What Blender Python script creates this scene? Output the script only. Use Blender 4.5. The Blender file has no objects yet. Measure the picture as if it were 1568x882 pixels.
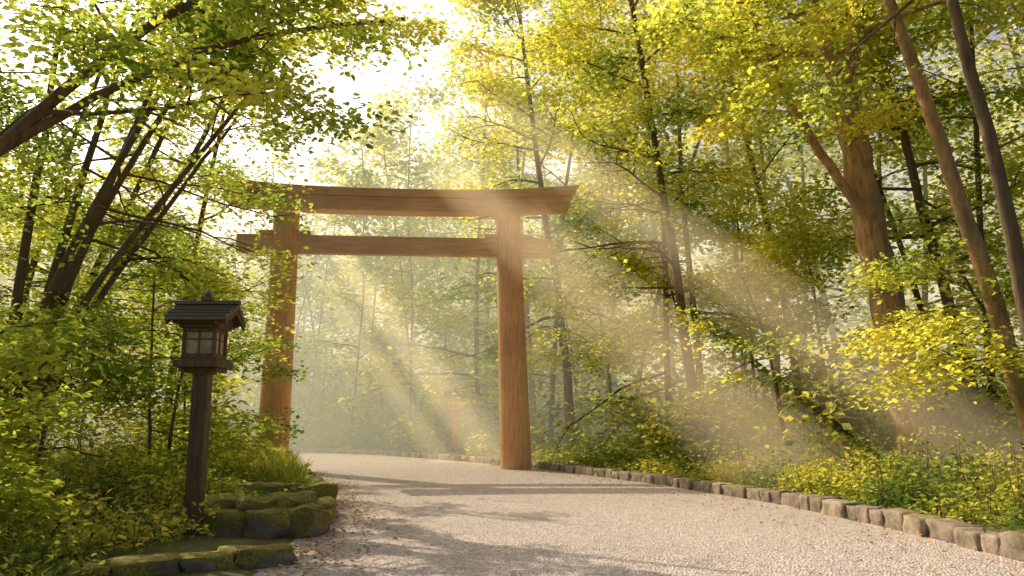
import bpy, math, random
import numpy as np
from mathutils import Vector
random.seed(7); RNG=np.random.default_rng(11)
scene=bpy.context.scene
AZ=math.radians(-40); EL=math.radians(38)
SUN=np.array([math.sin(AZ)*math.cos(EL),math.cos(AZ)*math.cos(EL),math.sin(EL)])

# ------------------------------------------------------------------ layout
RY=[-12,9.87,12.47,17.05,23.4,30.3,39.7,48.2,54.7,60,64,66,66.5,900]
RX=[6.0,6.06,6.05,5.63,4.04,1.6,-2.68,-7.9,-14.7,-25,-45,-80,-1500,-1500]
LY=[-12,9.6,12,15,18.6,25.4,29,34,38,43,47,51,54,900]
LX=[-2.6,-2.7,-2.95,-3.3,-4.2,-6.4,-7.9,-10.6,-13.2,-18,-25,-40,-80,-200]
def xr(y): return np.interp(y,RY,RX)
def xl(y): return np.interp(y,LY,LX)
def dout(x,y):
    return np.where(y>66.2, np.minimum((y-62)*0.9, 40)+0*x, -np.minimum(x-xl(y),xr(y)-x)*0.75)
def gz(x,y):
    x=np.asarray(x,float); y=np.asarray(y,float)
    d=dout(x,y)
    bump=0.06*np.sin(x*1.3+0.7*y)+0.05*np.sin(y*1.7-x*.6)+0.04*np.sin(x*3.1)*np.cos(y*2.7)
    z=np.where(d<0.15,-0.06,0.12+0.14*np.clip(d,0,4)+bump*np.clip(d,0,1))
    z=z+np.clip(d-9,0,60)*0.07
    bay=(x<-2.8)&(y<12.2)&(y>3)&(x>-6)
    z=np.where(bay&(d>0.15),0.04+0.04*np.clip(d,0,3)+bump*.3,z)
    return z

# ------------------------------------------------------------------ materials
def newmat(name):
    m=bpy.data.materials.new(name); m.use_nodes=True
    nt=m.node_tree; nt.nodes.clear()
    o=nt.nodes.new('ShaderNodeOutputMaterial')
    return m,nt,o
def N(nt,t,**k):
    n=nt.nodes.new(t)
    for a,b in k.items():
        if a in n.inputs: n.inputs[a].default_value=b
        else: setattr(n,a,b)
    return n
def ramp(nt,fac,stops):
    r=nt.nodes.new('ShaderNodeValToRGB'); e=r.color_ramp.elements
    while len(e)<len(stops): e.new(0.5)
    for i,(p,c) in enumerate(stops):
        e[i].position=p; e[i].color=(*c,1)
    nt.links.new(fac,r.inputs[0]); return r.outputs[0]
def noise(nt,vec,scale,detail=4,rough=.55):
    n=nt.nodes.new('ShaderNodeTexNoise'); n.inputs['Scale'].default_value=scale
    n.inputs['Detail'].default_value=detail; n.inputs['Roughness'].default_value=rough
    if vec is not None: nt.links.new(vec,n.inputs['Vector'])
    return n.outputs['Fac']
def coords(nt,scale=(1,1,1)):
    g=nt.nodes.new('ShaderNodeNewGeometry'); mp=nt.nodes.new('ShaderNodeMapping')
    mp.inputs['Scale'].default_value=scale
    nt.links.new(g.outputs['Position'],mp.inputs['Vector']); return mp.outputs[0],g
def mixc(nt,f,a,b,mode='MIX'):
    m=nt.nodes.new('ShaderNodeMix'); m.data_type='RGBA'; m.blend_type=mode
    for s,v in ((0,f),(6,a),(7,b)):
        if isinstance(v,bpy.types.NodeSocket): nt.links.new(v,m.inputs[s])
        else: m.inputs[s].default_value=v if s==0 else (*v,1)
    return m.outputs[2]
def bump(nt,h,strength,dist):
    b=nt.nodes.new('ShaderNodeBump'); b.inputs['Strength'].default_value=strength; b.inputs['Distance'].default_value=dist
    nt.links.new(h,b.inputs['Height']); return b.outputs[0]
def principled(nt,o,col,rough=.8,nrm=None):
    p=nt.nodes.new('ShaderNodeBsdfPrincipled')
    if isinstance(col,bpy.types.NodeSocket): nt.links.new(col,p.inputs['Base Color'])
    else: p.inputs['Base Color'].default_value=(*col,1)
    p.inputs['Roughness'].default_value=rough
    p.inputs['Specular IOR Level'].default_value=.3
    if nrm: nt.links.new(nrm,p.inputs['Normal'])
    nt.links.new(p.outputs[0],o.inputs[0]); return p

def leaf_mat(name,dark,mid,light,tfac=.6,tscale=2.2,nscale=.35):
    m,nt,o=newmat(name)
    g=nt.nodes.new('ShaderNodeNewGeometry')
    n=noise(nt,g.outputs['Position'],nscale,0)
    a=N(nt,'ShaderNodeMath',operation='MULTIPLY_ADD'); nt.links.new(g.outputs['Random Per Island'],a.inputs[0]); a.inputs[1].default_value=.5
    b=N(nt,'ShaderNodeMath',operation='MULTIPLY_ADD'); nt.links.new(n,b.inputs[0]); b.inputs[1].default_value=1.8; b.inputs[2].default_value=-.65
    nt.links.new(b.outputs[0],a.inputs[2])
    c=ramp(nt,a.outputs[0],[(0.05,dark),(.5,mid),(.95,light)])
    d=nt.nodes.new('ShaderNodeBsdfDiffuse'); nt.links.new(c,d.inputs[0])
    t=nt.nodes.new('ShaderNodeBsdfTranslucent')
    tc=mixc(nt,1.0,c,(tscale*1.10,tscale,tscale*.8),'MULTIPLY'); nt.links.new(tc,t.inputs[0])
    mx=nt.nodes.new('ShaderNodeMixShader'); mx.inputs[0].default_value=tfac
    nt.links.new(d.outputs[0],mx.inputs[1]); nt.links.new(t.outputs[0],mx.inputs[2])
    nt.links.new(mx.outputs[0],o.inputs[0]); return m
M_leafR=leaf_mat('leaf_sunny',(.12,.18,.03),(.31,.35,.05),(.43,.40,.065),.62,2.3)
M_leafL=leaf_mat('leaf_green',(.09,.15,.03),(.25,.31,.05),(.41,.41,.07),.6,2.4)
M_leafF=leaf_mat('leaf_forest',(.13,.19,.05),(.30,.34,.08),(.43,.42,.10),.6,2.3,.14)
M_under=leaf_mat('leaf_undergrowth',(.10,.16,.035),(.28,.33,.06),(.46,.44,.09),.5,2.0,.6)

def bark_mat(name,c1,c2):
    m,nt,o=newmat(name)
    v,g=coords(nt,(1,1,.22)); n=noise(nt,v,9,6,.7)
    v2,_=coords(nt); n2=noise(nt,v2,1.3,3)
    c=ramp(nt,n,[(.3,c1),(.7,c2)]); c=mixc(nt,ramp(nt,n2,[(.45,(0,0,0)),(.7,(.7,.7,.7))]),c,(.13,.13,.06))
    principled(nt,o,c,.9,bump(nt,n,.8,.03)); return m
M_bark=bark_mat('bark',(.06,.035,.02),(.24,.15,.085))
M_barkR=bark_mat('bark_warm',(.18,.10,.04),(.64,.38,.17))

def wood_mat(name,c1,c2,c3,rough=.6,sc=(6,6,.5)):
    m,nt,o=newmat(name)
    tc=nt.nodes.new('ShaderNodeTexCoord'); mp=nt.nodes.new('ShaderNodeMapping'); mp.inputs['Scale'].default_value=sc
    nt.links.new(tc.outputs['Object'],mp.inputs[0])
    n=noise(nt,mp.outputs[0],2.5,7,.65); n2=noise(nt,tc.outputs['Object'],.55,4)
    c=ramp(nt,n,[(.25,c1),(.5,c2),(.8,c3)])
    c=mixc(nt,ramp(nt,n2,[(.4,(0,0,0)),(.7,(.6,.6,.6))]),c,c1)
    principled(nt,o,c,rough,bump(nt,n,.35,.015)); return m
M_torii=wood_mat('torii_wood',(.40,.17,.06),(.68,.34,.13),(.84,.50,.24))
M_toriib=wood_mat('torii_beam_wood',(.40,.20,.09),(.66,.38,.17),(.80,.51,.27),sc=(.4,6,6))
M_lant=wood_mat('lantern_wood',(.06,.035,.02),(.16,.095,.05),(.26,.16,.09))
M_lroof=wood_mat('lantern_roof_metal',(.09,.075,.055),(.20,.165,.115),(.35,.30,.21),sc=(.4,6,6))
m,nt,o=newmat('lantern_paper'); 
v,g=coords(nt); n=noise(nt,v,6,3); c=ramp(nt,n,[(.3,(.38,.29,.16)),(.7,(.66,.54,.34))])
d=nt.nodes.new('ShaderNodeBsdfDiffuse'); nt.links.new(c,d.inputs[0]); nt.links.new(d.outputs[0],o.inputs[0]); M_paper=m

def stone_mat(name,moss):
    m,nt,o=newmat(name)
    v,g=coords(nt); n=noise(nt,v,4,7,.65); n2=noise(nt,v,30,4,.7); n3=noise(nt,v,1.7,4)
    c=ramp(nt,n,[(.3,(.15,.11,.08)),(.55,(.38,.30,.21)),(.8,(.56,.46,.33))])
    r=N(nt,'ShaderNodeMath',operation='MULTIPLY_ADD'); nt.links.new(g.outputs['Random Per Island'],r.inputs[0]); r.inputs[1].default_value=.6; r.inputs[2].default_value=.65
    c=mixc(nt,1.0,c,r.outputs[0],'MULTIPLY')
    sx=nt.nodes.new('ShaderNodeSeparateXYZ'); nt.links.new(g.outputs['Normal'],sx.inputs[0])
    a=N(nt,'ShaderNodeMath',operation='MULTIPLY_ADD'); nt.links.new(sx.outputs[2],a.inputs[0]); a.inputs[1].default_value=.35; nt.links.new(n3,a.inputs[2])
    f=ramp(nt,a.outputs[0],[(moss,(0,0,0)),(moss+.16,(1,1,1))])
    mc=ramp(nt,n2,[(.3,(.11,.09,.02)),(.5,(.24,.21,.035)),(.7,(.48,.38,.06))])
    c=mixc(nt,f,c,mc)
    hh=N(nt,'ShaderNodeMath',operation='MULTIPLY_ADD'); nt.links.new(n2,hh.inputs[0]); hh.inputs[1].default_value=.4; nt.links.new(n,hh.inputs[2])
    principled(nt,o,c,.9,bump(nt,hh.outputs[0],.9,.05)); return m
M_stone=stone_mat('kerb_stone',.80); M_moss=stone_mat('mossy_stone',.42)

m,nt,o=newmat('gravel'); v,g=coords(nt)
vo=nt.nodes.new('ShaderNodeTexVoronoi'); vo.inputs['Scale'].default_value=30; nt.links.new(v,vo.inputs['Vector'])
n2=noise(nt,v,.5,4,.6); n3=noise(nt,v,7,5,.75)
sep=nt.nodes.new('ShaderNodeSeparateColor'); nt.links.new(vo.outputs['Color'],sep.inputs[0])
c=ramp(nt,sep.outputs[0],[(0,(.24,.18,.16)),(.4,(.62,.51,.45)),(.8,(.86,.74,.66)),(1,(.97,.88,.80))])
c=mixc(nt,.3,c,ramp(nt,n3,[(.3,(.34,.265,.225)),(.7,(.84,.73,.64))]))
c=mixc(nt,ramp(nt,n2,[(.35,(0,0,0)),(.75,(.4,.4,.4))]),c,(.52,.43,.37))
hh=N(nt,'ShaderNodeMath',operation='ADD'); nt.links.new(vo.outputs['Distance'],hh.inputs[0]); nt.links.new(n3,hh.inputs[1])
principled(nt,o,c,.9,bump(nt,hh.outputs[0],1.0,.04)); M_gravel=m
m,nt,o=newmat('forest_floor'); v,g=coords(nt)
n=noise(nt,v,2.2,6,.7); n2=noise(nt,v,14,5,.7)
c=ramp(nt,n2,[(.3,(.06,.04,.02)),(.55,(.17,.115,.055)),(.8,(.27,.20,.09))])
c=mixc(nt,ramp(nt,n,[(.42,(0,0,0)),(.6,(1,1,1))]),c,(.14,.18,.03))
principled(nt,o,c,.95,bump(nt,n2,1,.06)); M_floor=m
m,nt,o=newmat('fallen_leaf'); v,g=coords(nt)
c=ramp(nt,g.outputs['Random Per Island'],[(0,(.24,.11,.04)),(.5,(.48,.26,.10)),(1,(.60,.45,.18))]); principled(nt,o,c,.8); M_fall=m

# ------------------------------------------------------------------ builders
class B:
    def __init__(s): s.v=[];s.f=[];s.n=0;s.m=[]
    def add(s,v,f,mi=0):
        v=np.asarray(v,float).reshape(-1,3); f=np.asarray(f,int).reshape(-1,4)
        s.v.append(v); s.f.append(f+s.n); s.n+=len(v); s.m.append(np.full(len(f),mi))
    def obj(s,name,mats,smooth=False,parent=None,flatmats=()):
        V=np.concatenate(s.v); F=np.concatenate(s.f); Mi=np.concatenate(s.m)
        me=bpy.data.meshes.new(name); nf=len(F)
        me.vertices.add(len(V)); me.vertices.foreach_set('co',V.astype(np.float32).ravel())
        me.loops.add(nf*4); me.loops.foreach_set('vertex_index',F.astype(np.int32).ravel())
        me.polygons.add(nf); me.polygons.foreach_set('loop_start',np.arange(0,nf*4,4,dtype=np.int32))
        me.polygons.foreach_set('loop_total',np.full(nf,4,dtype=np.int32))
        me.polygons.foreach_set('material_index',Mi.astype(np.int32))
        sm=np.full(nf,smooth)
        for q in flatmats: sm[Mi==q]=False
        me.polygons.foreach_set('use_smooth',sm)
        for m in mats: me.materials.append(m)
        me.update(calc_edges=True)
        ob=bpy.data.objects.new(name,me); scene.collection.objects.link(ob)
        if parent: ob.parent=parent
        return ob
def tube(b,pts,rad,sides=6,mi=0):
    P=np.asarray(pts,float); n=len(P); T=np.gradient(P,axis=0); T/=np.linalg.norm(T,axis=1)[:,None]+1e-9
    ref=np.array([0.31,0.95,0.02]) if abs(T[0][2])>.6 else np.array([0,0,1.])
    A=np.cross(T,ref); A/=np.linalg.norm(A,axis=1)[:,None]+1e-9; C=np.cross(T,A)
    th=np.arange(sides)*2*math.pi/sides
    R=np.asarray(rad,float)[:,None,None]
    V=P[:,None,:]+R*(np.cos(th)[None,:,None]*A[:,None,:]+np.sin(th)[None,:,None]*C[:,None,:])
    i=np.arange(n-1)[:,None]*sides; j=np.arange(sides)[None,:]; k=(j+1)%sides
    F=np.stack([i+j,i+k,i+sides+k,i+sides+j],-1).reshape(-1,4)
    b.add(V.reshape(-1,3),F,mi)
def box(b,c,s,mi=0,taper=1.0,rotz=0):
    x,y,z=np.array(s)/2
    v=[]
    for zz,t in ((-z,1.0),(z,taper)):
        v+=[(-x*t,-y*t,zz),(x*t,-y*t,zz),(x*t,y*t,zz),(-x*t,y*t,zz)]
    v=np.array(v); ca,sa=math.cos(rotz),math.sin(rotz)
    v=np.stack([v[:,0]*ca-v[:,1]*sa,v[:,0]*sa+v[:,1]*ca,v[:,2]],1)+np.array(c)
    b.add(v,[(0,3,2,1),(4,5,6,7),(0,1,5,4),(1,2,6,5),(2,3,7,6),(3,0,4,7)],mi)
def make_block_template(n=6):
    V=[];F=[]
    g=np.linspace(-1,1,n)
    for ax in range(3):
        for s in (-1,1):
            a,bb=np.meshgrid(g,g,indexing='ij'); base=sum(len(q) for q in V)
            P=np.zeros((n*n,3)); P[:,ax]=s; P[:,(ax+1)%3]=a.ravel(); P[:,(ax+2)%3]=bb.ravel(); V.append(P)
            for i in range(n-1):
                for j in range(n-1):
                    q=[base+i*n+j,base+(i+1)*n+j,base+(i+1)*n+j+1,base+i*n+j+1]
                    F.append(q if s>0 else q[::-1])
    V=np.concatenate(V); key={}; idx=[];out=[]
    for p in V:
        k=tuple(np.round(p,4))
        if k not in key: key[k]=len(out); out.append(p)
        idx.append(key[k])
    return np.array(out),np.array(idx)[np.array(F)]
BV,BF=make_block_template()
def block(b,c,ang,L,W,H,rough=.05,rnd=.16,mi=0):
    v=BV.copy(); sph=v/np.linalg.norm(v,axis=1)[:,None]*1.35
    v=v*(1-rnd)+sph*rnd
    ph=RNG.uniform(0,6,6)
    nz=np.stack([np.sin(v[:,1]*3.1+ph[0])*np.cos(v[:,2]*2.7+ph[1]),np.sin(v[:,0]*2.9+ph[2])*np.cos(v[:,2]*3.3+ph[3]),np.sin(v[:,0]*2.3+ph[4])*np.cos(v[:,1]*3.7+ph[5])],1)
    v=v+nz*rough*1.6+RNG.normal(0,rough*.35,v.shape)
    v=v*np.array([L,W,H])/2
    tl=RNG.normal(0,.03); v[:,2]+=tl*v[:,0]
    ca,sa=math.cos(ang),math.sin(ang)
    v=np.stack([v[:,0]*ca-v[:,1]*sa,v[:,0]*sa+v[:,1]*ca,v[:,2]],1)+np.array(c)
    b.add(v,BF,mi)

def unit(a): return a/(np.linalg.norm(a,axis=-1,keepdims=True)+1e-9)
_e1=unit(np.cross(SUN,[0,0,1.])); _e2=np.cross(SUN,_e1)
SH=[(7.2,19.2,1.15),(9.3,21.4,.6),(9.9,14.8,.95),(-.6,36,1.0),(-3.2,37.5,.6)]
HOLES=list(SH)
hr=np.random.default_rng(5)
for i in range(70):
    y=hr.uniform(7,34); x=hr.uniform(float(xl(y))-3,float(xr(y))+6); HOLES.append((x,y,hr.uniform(.35,1.3)))
for i in range(110):
    y=hr.uniform(5,24); x=hr.uniform(-2.8,6); HOLES.append((x,y,hr.uniform(.15,.5)))
HOLES+=[(-4,37,3),(-8,43,3),(-10,47,2.5),(-5,33,1.8),(3,13,1.6),(0,20,1.6),(2.2,10.2,1.2),(-2,40,1.6)]
def keep_leaf(P):
    x,y,z=P[:,0],P[:,1],P[:,2]
    k=np.ones(len(P),bool)
    k&=~((x>xl(y)-.2)&(x<xr(y)-.3)&(y<32.5)&(z<11.2)&(y>-10)&~((z>5.2)&(y<19)&(x<-1.0)&(z>.4*y)))
    k&=~((x>xl(y)-1.0)&(x<xr(y)+.2)&(y>=32.5)&(y<60)&(z<8))
    k&=~((x>xl(y)-.2)&(x<xr(y)-2.6)&(y>=32.5)&(y<60))
    k&=~((y<9)&(np.abs(x)<5)&(z<9))
    k&=~((np.hypot(x+4.6,y-11.9)<1.0)&(z<4.3)&(z>.75))
    for hx,hy,r in HOLES:
        q=P-np.array([hx,hy,0]); a=q@_e1; c=q@_e2
        k&=~((a*a+c*c<r*r)&(z>4.0))
    return k
def leaves(b,C,R,cnt,size,mi,flat=.22,tilt=.5,droop=.25,two=False,cull=True,up=1.0):
    C=np.asarray(C,float); R=np.asarray(R,float); cnt=np.asarray(cnt,int)
    idx=np.repeat(np.arange(len(C)),cnt); n=len(idx)
    if n==0: return
    th=RNG.uniform(0,2*math.pi,n); rr=np.sqrt(RNG.uniform(0,1,n))*(1+RNG.normal(0,.18,n))
    r=R[idx]
    ph=RNG.uniform(0,6.28,len(C))[idx]; rr=rr*(1+.3*np.sin(3*th+ph)+.15*np.sin(5*th+2*ph))
    off=np.stack([rr*np.cos(th),rr*np.sin(th),RNG.normal(0,flat,n)-droop*rr*rr],1)
    P=C[idx]+off*r[:,None]
    if cull:
        k=keep_leaf(P); P=P[k]; th=th[k]; n=len(P)
        if n==0: return
    s=size*RNG.uniform(.65,1.3,n)[:,None]
    nm=unit(np.stack([RNG.normal(0,tilt,n),RNG.normal(0,tilt,n),np.full(n,up)],1))
    a=th+RNG.normal(0,.9,n); d=np.stack([np.cos(a),np.sin(a),-.25+RNG.normal(0,.25,n)],1)
    d=unit(d-nm*np.sum(d*nm,1,keepdims=True)); w=np.cross(nm,d)
    if two:
        rows=[P, P+d*s*.32+w*s*.3+nm*s*.07, P+d*s*.7+w*s*.23+nm*s*.05, P+d*s-nm*s*.06, P+d*s*.7-w*s*.23+nm*s*.05, P+d*s*.32-w*s*.3+nm*s*.07]
        V=np.stack(rows,1).reshape(-1,3); i=np.arange(n)[:,None]*6
        F=np.concatenate([i+np.array([[0,1,2,3]]),i+np.array([[0,3,4,5]])],0)
    else:
        V=np.stack([P,P+d*s*.5+w*s*.33+nm*s*.06,P+d*s-nm*s*.05,P+d*s*.5-w*s*.33+nm*s*.06],1).reshape(-1,3)
        F=np.arange(n)[:,None]*4+np.array([[0,1,2,3]])
    b.add(V,F,mi)

def curve(p0,d0,L,n,sag=0.0,wob=.08,upw=0.0):
    pts=[np.array(p0,float)]; d=unit(np.array(d0,float))
    for i in range(n):
        d=unit(d+RNG.normal(0,wob,3)+np.array([0,0,upw-sag])); pts.append(pts[-1]+d*L/n)
    return np.array(pts)
def interp(path,t):
    u=t*(len(path)-1); i=min(int(u),len(path)-2); return path[i]+(path[i+1]-path[i])*(u-i)
def limbs(b,C,R,path,r0,r1,t0,t1,n,length,crad,bias=None,elev=(.15,.9),sides=5,nsub=5,biasw=.8,lowlen=1.0):
    for i in range(n):
        t=t0+(t1-t0)*(i+RNG.uniform(0,.9))/n; p=interp(path,t); rt=r0+(r1-r0)*t
        az=i*2.4+RNG.normal(0,.5); f=(t-t0)/(t1-t0+1e-6)
        el=elev[0]+(elev[1]-elev[0])*f
        d=np.array([math.cos(az),math.sin(az),math.tan(el)*.8])
        if bias is not None: d=d+np.array([bias[0],bias[1],0])*biasw
        L=length*(lowlen+(0.55-lowlen)*f)*RNG.uniform(.75,1.2)
        q=curve(p,d,L,5,sag=.05,wob=.12); ra=max(.018,min(rt*.5,L*.018))
        tube(b,q,np.linspace(ra,ra*.25,6),sides)
        C.append(q[-1]); R.append(crad*RNG.uniform(.6,1))
        for k in range(nsub):
            s=.3+.7*(k+RNG.uniform(0,.8))/nsub; s=min(s,.98); pp=interp(q,s)
            dd=unit(q[-1]-q[0]); side=np.array([-dd[1],dd[0],0])*(1 if k%2 else -1)
            d2=dd*.7+side*RNG.uniform(.5,1.1)+np.array([0,0,RNG.normal(.0,.2)])
            q2=curve(pp,d2,L*.38*RNG.uniform(.6,1.3),3,sag=.04,wob=.15)
            tube(b,q2,np.linspace(ra*.45,ra*.12,4),4)
            C.append(q2[-1]); R.append(crad*RNG.uniform(.6,1.15))
            if RNG.random()<.6: C.append(q2[1]+RNG.normal(0,.1,3)); R.append(crad*RNG.uniform(.5,.9))

# ------------------------------------------------------------------ ground and road
gx=np.unique(np.concatenate([np.linspace(-400,-45,12),np.arange(-45,-14,1.2),np.arange(-14,14,.3),np.arange(14,50,1.2),np.linspace(50,400,12)]))
gy=np.unique(np.concatenate([np.linspace(-300,-12,10),np.arange(-12,38,.3),np.arange(38,80,1.0),np.linspace(80,500,14)]))
X,Y=np.meshgrid(gx,gy,indexing='ij'); Z=gz(X,Y)
b=B(); ny=len(gy); i=np.arange(len(gx)-1)[:,None]*ny; j=np.arange(ny-1)[None,:]
b.add(np.stack([X,Y,Z],-1).reshape(-1,3),np.stack([i+j,i+ny+j,i+ny+j+1,i+j+1],-1).reshape(-1,4))
b.obj('ground',[M_floor],True)
ys=np.arange(-12,66,.5); b=B(); K=12
tt=np.linspace(0,1,K); XL=xl(ys)-.25; XR=xr(ys)+.15
Xr=XL[:,None]+(XR-XL)[:,None]*tt[None]; Yr=np.repeat(ys[:,None],K,1)
Zr=0.012+.03*np.sin(tt*math.pi)[None]+0*Xr
i=np.arange(len(ys)-1)[:,None]*K; j=np.arange(K-1)[None,:]
b.add(np.stack([Xr,Yr,Zr],-1).reshape(-1,3),np.stack([i+j,i+j+1,i+K+j+1,i+K+j],-1).reshape(-1,4))
b.obj('gravel_road',[M_gravel],True)

def kerb(name,line,L,W,H,mat,off=0,z0=-.04,rough=.05,rnd=.16):
    b=B(); P=np.array(line,float); seg=np.linalg.norm(np.diff(P,axis=0),axis=1); cum=np.concatenate([[0],np.cumsum(seg)])
    s=0
    while s<cum[-1]-.1:
        l=L*RNG.uniform(.6,1.35); m=min(s+l/2,cum[-1]); x=np.interp(m,cum,P[:,0]); y=np.interp(m,cum,P[:,1])
        x2=np.interp(m+.15,cum,P[:,0]); y2=np.interp(m+.15,cum,P[:,1]); x1=np.interp(m-.15,cum,P[:,0]); y1=np.interp(m-.15,cum,P[:,1])
        a=math.atan2(y2-y1,x2-x1); h=(H if not callable(H) else H(y))*RNG.uniform(.88,1.1)
        block(b,(x+RNG.normal(0,.015),y,z0+h/2),a+RNG.normal(0,.03),l*(.97 if rnd<.2 else 1.12),W*RNG.uniform(.85,1.15),h,rough,rnd)
        s+=l
    return b.obj(name,[mat],True)
kerb('stone_kerb',[(xr(y)+.25,y) for y in np.arange(-4,60,.5)],.62,.40,.31,M_stone,rnd=.12)
wall=[(-5.6,12.5),(-4.9,12.35),(-4.1,12.15),(-3.55,12.1),(-3.22,12.35),(-3.15,12.8)]+[(xl(y)-.22,y) for y in np.arange(13.3,29.2,.5)]+[(-8.3,29.6),(-9.0,29.7)]
kerb('mossy_stone_kerb',wall,.8,.6,lambda y:.42 if y<14 else .34,M_moss,rough=.12,rnd=.3)
kerb('mossy_stone_kerb',[(-6.4,15.6),(-5.2,15.2),(-4.3,15.1),(-3.75,15.4)],1.1,.42,.58,M_moss,rough=.09)
kerb('stone_kerb',[(-5.2,8.0),(-4.3,8.7),(-3.6,9.2),(-3.0,9.75),(-2.75,10.0)],.62,.6,.25,M_moss,rough=.09)
kerb('stone_kerb',[(xl(y)-.2,y) for y in np.arange(32.5,50,.5)],.8,.4,.28,M_stone)
b=B()
for (x,y,s) in ((-3.9,12.75,.9),(-4.6,12.9,1.0),(-3.6,13.4,.8),(-3.75,12.5,.7)): block(b,(x,y,.24),RNG.uniform(0,3),s,s*.8,.55,.12,.35)
b.obj('mossy_rocks',[M_moss],True)

n=3400; y=RNG.uniform(7,30,n); side=RNG.random(n)<.75
x=np.where(side, xl(y)+np.abs(RNG.normal(0,.6,n)), xr(y)-np.abs(RNG.normal(0,1.4,n)))
C=np.stack([x,y,np.full(n,.05)],1)
b=B(); leaves(b,C,np.full(n,.02),np.ones(n,int),.07,0,flat=.1,tilt=.25,cull=False); b.obj('fallen_leaves',[M_fall])

# ------------------------------------------------------------------ torii
def empty(name,loc,rz=0):
    e=bpy.data.objects.new(name,None); scene.collection.objects.link(e); e.location=loc; e.rotation_euler=(0,0,rz); return e
T=empty('torii_gate',(-4.52,31.3,0),math.radians(4.5))
for nm,x0,x1 in (('pillar_left',-4.62,-4.52),('pillar_right',4.70,4.36)):
    b=B(); zz=np.array([-.1,0,.3,2,4,6,8,10,10.25]); t=np.clip(zz/10.25,0,1)
    P=np.stack([x0+(x1-x0)*t,0*t,zz],1); tube(b,P,.61-.11*t,40); b.obj(nm,[M_torii],True,T)
def beam(name,half,z0,z1,d0,d1,sori,endout,mat,gabled=0.0):
    b=B(); K=41; xs=np.linspace(-1,1,K); V=[]
    for s in xs:
        up=sori*abs(s)**2.6
        zb=z0+up*.75; zt=z1+up
        xb=s*half; xt=s*(half+endout)
        V+=[(xb,-d0/2,zb),(xt,-d1/2,zt),(xt,0,zt+gabled),(xt,d1/2,zt),(xb,d0/2,zb),(xb,0,zb)]
    i=np.arange(K-1)[:,None]*6; j=np.arange(6)[None,:]; k=(j+1)%6
    b.add(V,np.stack([i+j,i+6+j,i+6+k,i+k],-1).reshape(-1,4))
    e=(K-1)*6
    b.f.append(np.array([[0,1,2,5],[5,2,3,4],[e+5,e+2,e+1,e+0],[e+4,e+3,e+2,e+5]])); b.m.append(np.zeros(4,int))
    o=b.obj(name,[mat],False,T); 
    md=o.modifiers.new('bev','BEVEL'); md.width=.025; md.segments=2; md.limit_method='ANGLE'
    return o
beam('shimaki_beam',6.85,10.15,10.72,.80,.86,.34,.14,M_toriib)
beam('kasagi_beam',7.02,10.723,11.02,1.10,1.24,.34,.26,M_toriib,gabled=.12)
beam('nuki_beam',6.4,8.42,9.16,.36,.36,0,0,M_toriib)
b=B()
for x in (-4.53,4.40):
    for sg in (-1,1):
        box(b,(x+sg*.72,0,9.245),(.52,.42,.17),0)
o=b.obj('wedges',[M_toriib],False,T); md=o.modifiers.new('bev','BEVEL'); md.width=.02

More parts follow.
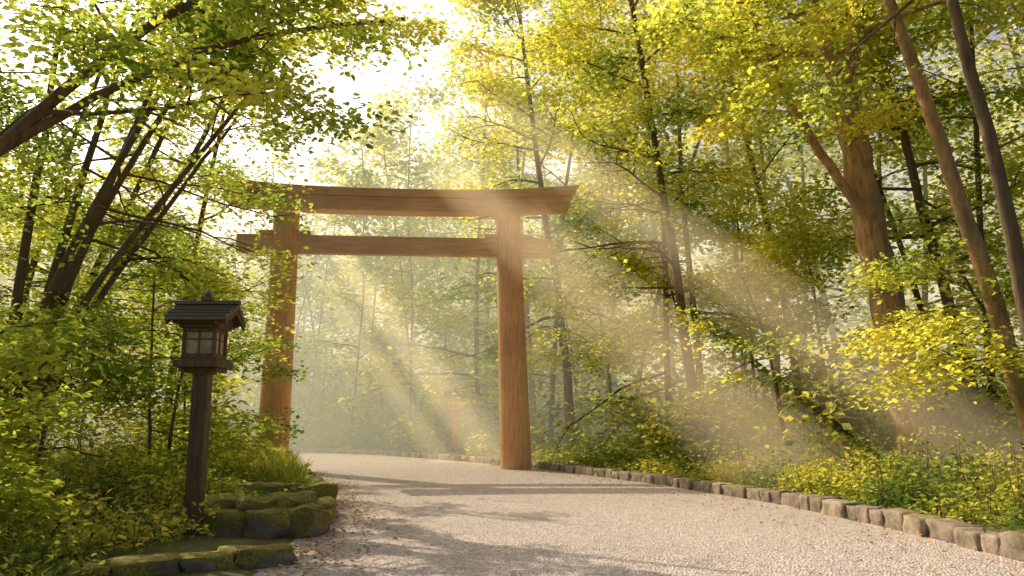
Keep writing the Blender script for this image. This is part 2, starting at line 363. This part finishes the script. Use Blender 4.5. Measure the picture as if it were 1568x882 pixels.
# ------------------------------------------------------------------ lanterns
def lantern(loc,rz=0,warm=False):
    E=empty('wooden_lantern_post',loc,rz)
    def fin(b,nm,mats,bev=.008):
        o=b.obj(nm,mats,False,E)
        if bev: md=o.modifiers.new('bev','BEVEL'); md.width=bev; md.segments=2
    W=M_torii if warm else M_lant
    b=B(); box(b,(0,0,1.20),(.285,.285,2.6)); fin(b,'post',[W],.015)
    b=B(); box(b,(0,0,2.475),(.50,.50,.045)); box(b,(0,0,2.43),(.40,.40,.045)); box(b,(0,0,2.555),(.84,.84,.11)); box(b,(0,0,2.63),(.70,.70,.04))
    for sx in (-1,1): box(b,(sx*.31,0,2.465),(.09,.62,.065))
    fin(b,'platform',[W])
    b=B(); z0,z1=2.65,3.10
    for sx in (-1,1):
        for sy in (-1,1): box(b,(sx*.285,sy*.285,(z0+z1)/2),(.065,.065,z1-z0))
    for z in (z0+.03,z1-.03):
        for sg in (-1,1):
            box(b,(0,sg*.285,z),(.505,.05,.06)); box(b,(sg*.285,0,z),(.05,.505,.06))
    for sg in (-1,1):
        box(b,(0,sg*.285,(z0+z1)/2),(.028,.03,z1-z0-.12)); box(b,(sg*.285,0,(z0+z1)/2),(.03,.028,z1-z0-.12))
        for q in (-.127,.127):
            box(b,(q,sg*.285,z1-.17),(.224,.024,.02)); box(b,(sg*.285,q,z1-.17),(.024,.224,.02))
    fin(b,'frame',[W],.005)
    b=B(); box(b,(0,0,(z0+z1)/2),(.535,.535,z1-z0-.08)); fin(b,'paper_panes',[M_paper],0)
    b=B(); box(b,(0,0,3.125),(.74,.74,.05))
    for sx in (-1,1): box(b,(sx*.36,0,3.17),(.08,.98,.06)); box(b,(0,sx*.36,3.19),(.98,.08,.06))
    fin(b,'eave_beams',[W])
    b=B()
    for sg in (-1,1):
        x=.60; yo=.56; zr=3.44; ze=3.20; th=.055
        v=[]
        for xx in (-x,x):
            v+=[(xx*.96,sg*yo,ze),(xx*.96,sg*yo,ze+th),(xx*1.03,sg*.0,zr+th),(xx*1.03,0,zr)]
        v=np.array(v); f=[(0,1,2,3),(4,7,6,5),(1,5,6,2),(0,3,7,4),(0,4,5,1)]
        b.add(v,[q if sg>0 else q[::-1] for q in f])
        for k in range(4):
            y=.56-.14*k; z=3.26+.24*(1-y/.56)+.012
            box(b,(0,sg*(y-.005),z),(1.20,.022,.022))
    fin(b,'roof',[M_lroof],0)
    b=B()
    for sx in (-1,1):
        for sg in (-1,1):
            v=[]
            for xx in (sx*.53,sx*.57):
                v+=[(xx,sg*.52,3.13),(xx,sg*.54,3.21),(xx,0,3.44),(xx,0,3.34)]
            v=np.array(v); b.add(v,[(0,1,2,3),(4,7,6,5),(0,4,5,1),(3,2,6,7)])
        b.add([(sx*.40,-.45,3.19),(sx*.40,.45,3.19),(sx*.40,.02,3.42),(sx*.40,-.02,3.42)],[(0,1,2,3)])
    fin(b,'gable_boards',[W],0)
    b=B(); box(b,(0,0,3.525),(1.26,.13,.06)); box(b,(0,0,3.585),(.20,.20,.06)); tube(b,[(0,0,3.60),(0,0,3.64),(0,0,3.68),(0,0,3.72),(0,0,3.74)],[.055,.075,.06,.03,.003],12)
    fin(b,'ridge_finial',[M_lroof],.006)
    return E
E1=lantern((-4.6,11.9,float(gz(-4.6,11.9))-.02)); E1.scale=(.78,.78,.965)
E2=lantern((-3.1,44.0,.1),0,True); E2.scale=(1.0,1.0,.98)

# ------------------------------------------------------------------ hero trees
def tree_obj(name,b,mats): return b.obj(name,mats,True,None,(1,))
def hero(name,paths,bark,leafm,lsize,dens,two=True,flat=.2):
    b=B(); C=[];R=[]
    for path,r0,r1,sp in paths:
        path=np.array(path,float)
        u=np.linspace(0,len(path)-1,14); pp=np.stack([np.interp(u,np.arange(len(path)),path[:,k]) for k in range(3)],1)
        pp[1:-1]=(pp[:-2]+pp[1:-1]*2+pp[2:])/4; pp[1:-1]+=RNG.normal(0,r0*.12,pp[1:-1].shape)
        rad=np.linspace(r0,r1,14); rad[0]*=1.45; rad[1]*=1.12
        tube(b,pp,rad,14)
        if sp: limbs(b,C,R,pp,r0,r1,**sp)
    R=np.array(R); leaves(b,C,R,(dens*R*R).astype(int)+8,lsize,1,two=two,flat=flat)
    return tree_obj(name,b,[bark,leafm])
hero('broadleaf_tree',[
 ([(10.1,20,.3),(9.75,20,3),(9.3,20.1,7),(8.9,20.2,10.3)],.48,.35,None),
 ([(9.32,20.1,6.9),(8.1,19.6,8.3),(6.9,19,9.9),(6.0,18.6,12)],.15,.06,dict(t0=.45,t1=1,n=8,length=2.6,crad=.75,elev=(0,.7),bias=(-.5,0))),
 ([(8.9,20.2,10.2),(8.2,20,13),(7.7,20,17)],.26,.08,dict(t0=.15,t1=1,n=12,length=4.6,crad=1.0,elev=(.1,.8),bias=(-.8,.3))),
 ([(8.95,20.2,10.2),(9.6,20.5,13),(10.6,21,17)],.24,.08,dict(t0=.15,t1=1,n=11,length=4.2,crad=1.0,elev=(.1,.8),bias=(.3,.3))),
 ],M_barkR,M_leafR,.165,140,False)
hero('broadleaf_tree',[
 ([(9.9,15,.3),(9.2,15,4),(8.6,15.1,7),(7.7,15.2,10.6),(7.2,15.4,14)],.2,.08,dict(t0=.74,t1=1,n=10,length=3.4,crad=.8,elev=(.1,.8),bias=(-.4,-.1)))],M_barkR,M_leafR,.13,190,False)
hero('broadleaf_tree',[
 ([(9.0,13,.2),(8.5,13,3.2),(8.25,13,6),(7.75,13.1,9.5),(7.5,13.1,13)],.16,.07,dict(t0=.72,t1=1,n=8,length=3.0,crad=.7,elev=(.1,.8)))],M_bark,M_leafR,.12,200,False)
hero('broadleaf_tree',[
 ([(13.6,23,.4),(12.8,23,5),(11.9,23,10),(11.2,23,15)],.2,.08,dict(t0=.4,t1=1,n=14,length=4,crad=1.1,elev=(.0,.8)))],M_bark,M_leafR,.18,120,False)
hero('broadleaf_tree',[
 ([(6.2,26.5,.4),(5.8,26.5,5),(5.0,26.4,11),(4.0,26.2,19)],.2,.07,dict(t0=.35,t1=1,n=20,length=4.2,crad=1.1,elev=(.0,.8),bias=(-.6,0)))],M_bark,M_leafR,.19,98,False)
hero('broadleaf_tree',[
 ([(2.6,34.5,.4),(2.2,34.5,6),(1.2,34.4,13),(.2,34.2,22)],.22,.07,dict(t0=.3,t1=1,n=26,length=4.4,crad=1.25,elev=(.0,.8),bias=(-.5,0)))],M_bark,M_leafR,.24,75,False)
for (x,y,h,L,az) in ((10.4,16.2,4.0,3.0,(-1,-.1)),(7.8,23,5.4,3.3,(-1,-.2)),(6.3,28,7.5,3.4,(-1,-.3)),(10.5,26.5,8,3.6,(-.8,-.4)),(4.2,33,8,3.4,(-1,-.3)),(12.6,14.9,4.5,2.4,(-.8,0)),(3.2,38,8,3.4,(-1,-.3)),(9.2,30,9,3.6,(-.6,-.5))):
    g=float(gz(x,y)); hero('understory_tree',[
     ([(x,y,g-.1),(x-.15,y,g+h*.35),(x+az[0]*.5,y+az[1]*.5,g+h*.7),(x+az[0]*1.1,y+az[1]*1.1,g+h)],.075,.03,dict(t0=.42,t1=1,n=9,length=L,crad=.7,elev=(.05,.6),bias=az,biasw=.7))],M_bark,M_leafR,.12 if y<22 else .17,230 if y<22 else 135,False)

st=[]
for (tx,tz,ty,r) in ((-6.6,9.2,14.5,.13),(-5.4,10.5,14.2,.11),(-7.6,10,15,.12),(-4.6,9.2,15.2,.09),(-8.8,11,14.6,.12),(-6.0,8.2,16.4,.09),(-10.2,10,13.6,.10),(-5.6,11.5,16,.1)):
    bx=-9.0+RNG.normal(0,.25); by=14+RNG.normal(0,.25)
    mx=bx+(tx-bx)*.38; mz=tz*.5
    st.append(([(bx,by,.3),(bx+(tx-bx)*.12,by+(ty-by)*.15,tz*.22),(mx,by+(ty-by)*.4,mz),(tx-(tx-bx)*.25,by+(ty-by)*.75,tz*.8),(tx,ty,tz)],r,.03,dict(t0=.5,t1=1,n=6,length=2.8,crad=.62,elev=(0,.6),bias=(.6,0),biasw=.5)))
hero('multi_stem_tree',st,M_bark,M_leafL,.12,190,False)
hero('leaning_tree',[([(-9.2,8.5,.3),(-8.1,9.4,3),(-7.0,10.3,5.3),(-5.6,11.2,7.6),(-3.7,12.5,9.6)],.14,.05,dict(t0=.55,t1=1,n=11,length=2.9,crad=.6,elev=(-.1,.5),bias=(.8,.2),biasw=.6)),
 ([(-7.0,10.3,5.3),(-5.6,11.2,6.8),(-4.0,12.0,7.9),(-1.8,12.8,8.6)],.07,.03,dict(t0=.3,t1=1,n=12,length=2.5,crad=.58,elev=(-.1,.3)))],M_bark,M_leafL,.115,250,True)
hero('multi_stem_tree',[([(-12.3+dx,20+dy,.4),(-11.8+dx*2,20+dy,4),(-10.5+dx*4,20.4,8),(-9.3+dx*5,20.8,12)],.12,.05,dict(t0=.22,t1=1,n=10,length=3.4,crad=.85,elev=(0,.7),bias=(.6,-.2),biasw=.5)) for dx,dy in ((-.4,0),(.15,.3),(.4,-.3))],M_bark,M_leafL,.16,95,False)
hero('broadleaf_tree',[([(-11.4,26.5,.4),(-11.2,26.4,4),(-10.6,26.2,8),(-9.9,26,12.5)],.16,.05,dict(t0=.35,t1=1,n=15,length=3.3,crad=.85,elev=(0,.7),bias=(.5,-.1),biasw=.5))],M_bark,M_leafL,.17,110,False)
for (x,y,h,L) in ((-7.6,17.5,4.5,2.2),(-9.5,24,6.0,2.8),(-11.8,29,7,3.0),(-7.9,13.2,3.0,1.7),(-10.5,17.5,6.0,2.6),(-6.6,8.9,2.2,1.3),(-13.5,25,8,3.2)):
    g=float(gz(x,y)); hero('understory_tree',[
     ([(x+dx,y,g-.1),(x+dx*2,y,g+h*.4),(x+.2+dx*4,y,g+h)],.045,.02,dict(t0=.2,t1=1,n=7,length=L,crad=.55,elev=(0,.7),bias=(.5,-.2),biasw=.4)) for dx in (-.15,.15)],M_bark,M_leafL,.12 if y<20 else .17,190 if y<20 else 110,False)
# ------------------------------------------------------------------ forest mass
fb=B(); cnt=0
for gx0 in np.arange(-50,60,3.9):
    for gy0 in np.arange(13,84,4.1):
        x=gx0+RNG.uniform(-1.6,1.6); y=gy0+RNG.uniform(-1.6,1.6)
        d=float(dout(x,y))
        if d<1.9 and not (y>66): continue
        if y>66 and y<68: continue
        if abs(x)>y*.66+3.5: continue
        if x>0 and (y<21 or (y<26 and x<12.5)): continue
        if x<0 and y<22 and x>-13: continue
        if -13<x<-6 and y<33: continue
        left=x<xl(y)
        if left and y>30 and x<-.36*y-3: continue
        if left and RNG.random()<.35: continue
        if d>12 and y<66 and RNG.random()<.5: continue
        if y>60 and x>14: continue
        if y>76 and RNG.random()<.3: continue
        h=RNG.uniform(18,24) if not left else RNG.uniform(9,13)
        if y>62: h=RNG.uniform(16,21)
        g=float(gz(x,y)); r=RNG.uniform(.1,.22)
        lean=RNG.normal(0,.5,2); top=np.array([x+lean[0]*2,y+lean[1]*2,g+h])
        path=curve((x,y,g-.1),top-np.array([x,y,g]),h,6,wob=.05)
        edge=d<7; far=y>50
        tube(fb,path,np.linspace(r*(.6 if far else 1),.04,7),7)
        C=[];R=[]
        bias=None
        if edge: bias=((-1,-.4) if not left else (.7,-.4))
        limbs(fb,C,R,path,r,.05,.06 if edge or far else .3,1,14 if edge else 9,4.2,1.2 if not far else 1.8,bias=bias,biasw=.5,elev=(.0,.9),sides=4,nsub=3 if not far else 2)
        R=np.array(R); ls=.23 if y<36 else (.34 if y<50 else .42)
        den={.23:64,.34:35,.42:27}[ls]*(1.1 if edge else .85)*(.7 if left else 1)
        leaves(fb,C,R,(den*R*R).astype(int)+3,ls,1,flat=.3)
        cnt+=1
tree_obj('forest_trees',fb,[M_bark,M_leafF])

# ------------------------------------------------------------------ undergrowth
def under(name,pts,R,hh,size,dens,two,mat=M_under,stems=True):
    b=B(); pts=np.array(pts); z=gz(pts[:,0],pts[:,1]); hh=np.array(hh); R=np.array(R)
    for lev,k in ((.25,.8),(.6,1.0),(1.0,.75)):
        C=np.stack([pts[:,0]+RNG.normal(0,.08,len(pts)),pts[:,1]+RNG.normal(0,.08,len(pts)),z+hh*lev],1)
        leaves(b,C,R*k,(dens*R*R*k).astype(int)+4,size,1,flat=.22,tilt=.6,two=two,droop=.35,cull=False)
    for p,zz,h in zip(pts,z,hh):
        for q in range(2):
            tube(b,[(p[0],p[1],zz-.05),(p[0]+RNG.normal(0,.08),p[1]+RNG.normal(0,.08),zz+h)],[.008,.004],3)
    return b.obj(name,[M_bark,mat],False)
pts=[];R=[];H=[]
for i in range(900):
    y=RNG.uniform(7,34); d=abs(RNG.normal(0,1))*2.2+.65; x=xr(y)+d
    pts.append((x,y)); R.append(RNG.uniform(.22,.5)); H.append(RNG.uniform(.12,.4)+min(d,3)*.16*RNG.random()+(.45 if RNG.random()<.12 else 0))
under('undergrowth_plants',pts,R,H,.10,120,True)
pts=[];R=[];H=[]
while len(pts)<950:
    y=RNG.uniform(6,31); d=abs(RNG.normal(0,1))*2.6+.55; x=xl(y)-d
    if y<12.4 and x>-4.1-(12.4-y)*.25 and y>8.6: continue
    if y<=8.6 and x>-4.2: continue
    if math.hypot(x+4.6,y-11.9)<.45: continue
    h=RNG.uniform(.12,.35)+min(max(d-1,0),4)*.2*RNG.random()
    pts.append((x,y)); R.append(RNG.uniform(.22,.48)); H.append(h)
under('undergrowth_plants',pts,R,H,.095,140,True)
pts=[];R=[];H=[]
for i in range(2500):
    y=RNG.uniform(20,72) if i<1800 else RNG.uniform(46,74); x=RNG.uniform(-.4,.68)*y if i<1800 else RNG.uniform(-.40,.1)*y
    d=float(dout(x,y))
    if d<.9: continue
    if abs(x+3.1*y/44)<1.2 and y<44: continue
    pts.append((x,y)); R.append(RNG.uniform(.6,1.3)*(1.2 if i>=1800 else 1)); H.append(RNG.uniform(.3,1.0)+(RNG.uniform(.5,2.6) if d>2 else 0)+(RNG.uniform(0,3) if i>=1800 and d>2 else 0))
under('forest_shrubs',pts,R,H,.28,22,False)
b=B(); n=5000; y=RNG.uniform(17,30,n); x=xl(y)-.6-np.abs(RNG.normal(0,1.2,n)); z=gz(x,y)
h=RNG.uniform(.3,.8,n); a=RNG.uniform(0,6.28,n); w=.018; bx=RNG.normal(0,.18,n); by=RNG.normal(0,.18,n)
V=np.stack([np.stack([x-np.cos(a)*w,y-np.sin(a)*w,z],1),np.stack([x+np.cos(a)*w,y+np.sin(a)*w,z],1),np.stack([x+bx*.5+np.cos(a)*w*.7,y+by*.5,z+h*.6],1),np.stack([x+bx,y+by,z+h],1)],1).reshape(-1,3)
b.add(V,np.arange(n)[:,None]*4+np.array([[0,1,2,3]])); b.obj('tall_grass',[M_under])

# ------------------------------------------------------------------ haze and light shafts (glow painted in by volume emission)
def mist_glow_box(c,s,e,a,col):
    b=B(); box(b,c,s); o=b.obj('mist_glow',[])
    m,nt,out=newmat('mist_glow_volume'); em=nt.nodes.new('ShaderNodeEmission'); em.inputs[0].default_value=(*col,1); em.inputs[1].default_value=e  # even emission painted into the haze in place of scattered sunlight
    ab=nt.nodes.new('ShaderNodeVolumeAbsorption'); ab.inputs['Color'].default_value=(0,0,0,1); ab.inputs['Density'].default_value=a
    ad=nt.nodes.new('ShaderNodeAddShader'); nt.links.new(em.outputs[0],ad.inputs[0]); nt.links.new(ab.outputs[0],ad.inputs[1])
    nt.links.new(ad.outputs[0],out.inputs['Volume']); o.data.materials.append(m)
mist_glow_box((0,70,11),(130,80,24),.0165,.016,(1,.89,.58))
m,nt,out=newmat('shaft_emission'); em=nt.nodes.new('ShaderNodeEmission'); em.inputs[0].default_value=(1,.72,.38,1); em.inputs[1].default_value=.040  # shafts glow by their own emission, the sun lamp does not light them
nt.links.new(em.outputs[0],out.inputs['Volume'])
SE=empty('emissive_sunbeams',(0,0,0)); k=0
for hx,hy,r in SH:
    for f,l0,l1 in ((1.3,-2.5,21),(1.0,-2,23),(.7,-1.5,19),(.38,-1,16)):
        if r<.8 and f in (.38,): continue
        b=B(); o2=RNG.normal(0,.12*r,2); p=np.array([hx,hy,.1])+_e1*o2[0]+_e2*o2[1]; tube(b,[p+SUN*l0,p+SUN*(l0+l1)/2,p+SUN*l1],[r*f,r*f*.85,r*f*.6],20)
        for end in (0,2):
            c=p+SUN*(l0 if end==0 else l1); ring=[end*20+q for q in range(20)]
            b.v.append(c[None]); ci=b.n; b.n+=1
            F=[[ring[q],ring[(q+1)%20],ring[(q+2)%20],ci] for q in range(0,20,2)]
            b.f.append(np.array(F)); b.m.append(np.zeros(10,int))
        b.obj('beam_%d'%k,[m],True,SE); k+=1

# ------------------------------------------------------------------ light, sky, camera
w=bpy.data.worlds.new('World'); scene.world=w; w.use_nodes=True; nt=w.node_tree; bg=nt.nodes['Background']
sk=nt.nodes.new('ShaderNodeTexSky'); sk.sky_type='NISHITA'; sk.sun_disc=False
sk.sun_elevation=EL; sk.sun_rotation=AZ; sk.dust_density=8.0; sk.air_density=.8; sk.ozone_density=.4
nt.links.new(sk.outputs[0],bg.inputs[0]); bg.inputs[1].default_value=.15
L=bpy.data.lights.new('sun','SUN'); L.energy=5; L.angle=math.radians(.5); L.color=(1,.88,.67)
lo=bpy.data.objects.new('sun',L); scene.collection.objects.link(lo); lo.rotation_euler=(-Vector(SUN)).to_track_quat('-Z','Y').to_euler()
cam=bpy.data.cameras.new('camera'); cam.lens=28; cam.sensor_width=36; cam.clip_end=1000
co=bpy.data.objects.new('camera',cam); scene.collection.objects.link(co); co.location=(0,0,1.6); co.rotation_euler=(math.radians(90+9.95),0,0)
scene.camera=co
scene.view_settings.view_transform='Standard'; scene.view_settings.look='None'; scene.view_settings.exposure=0
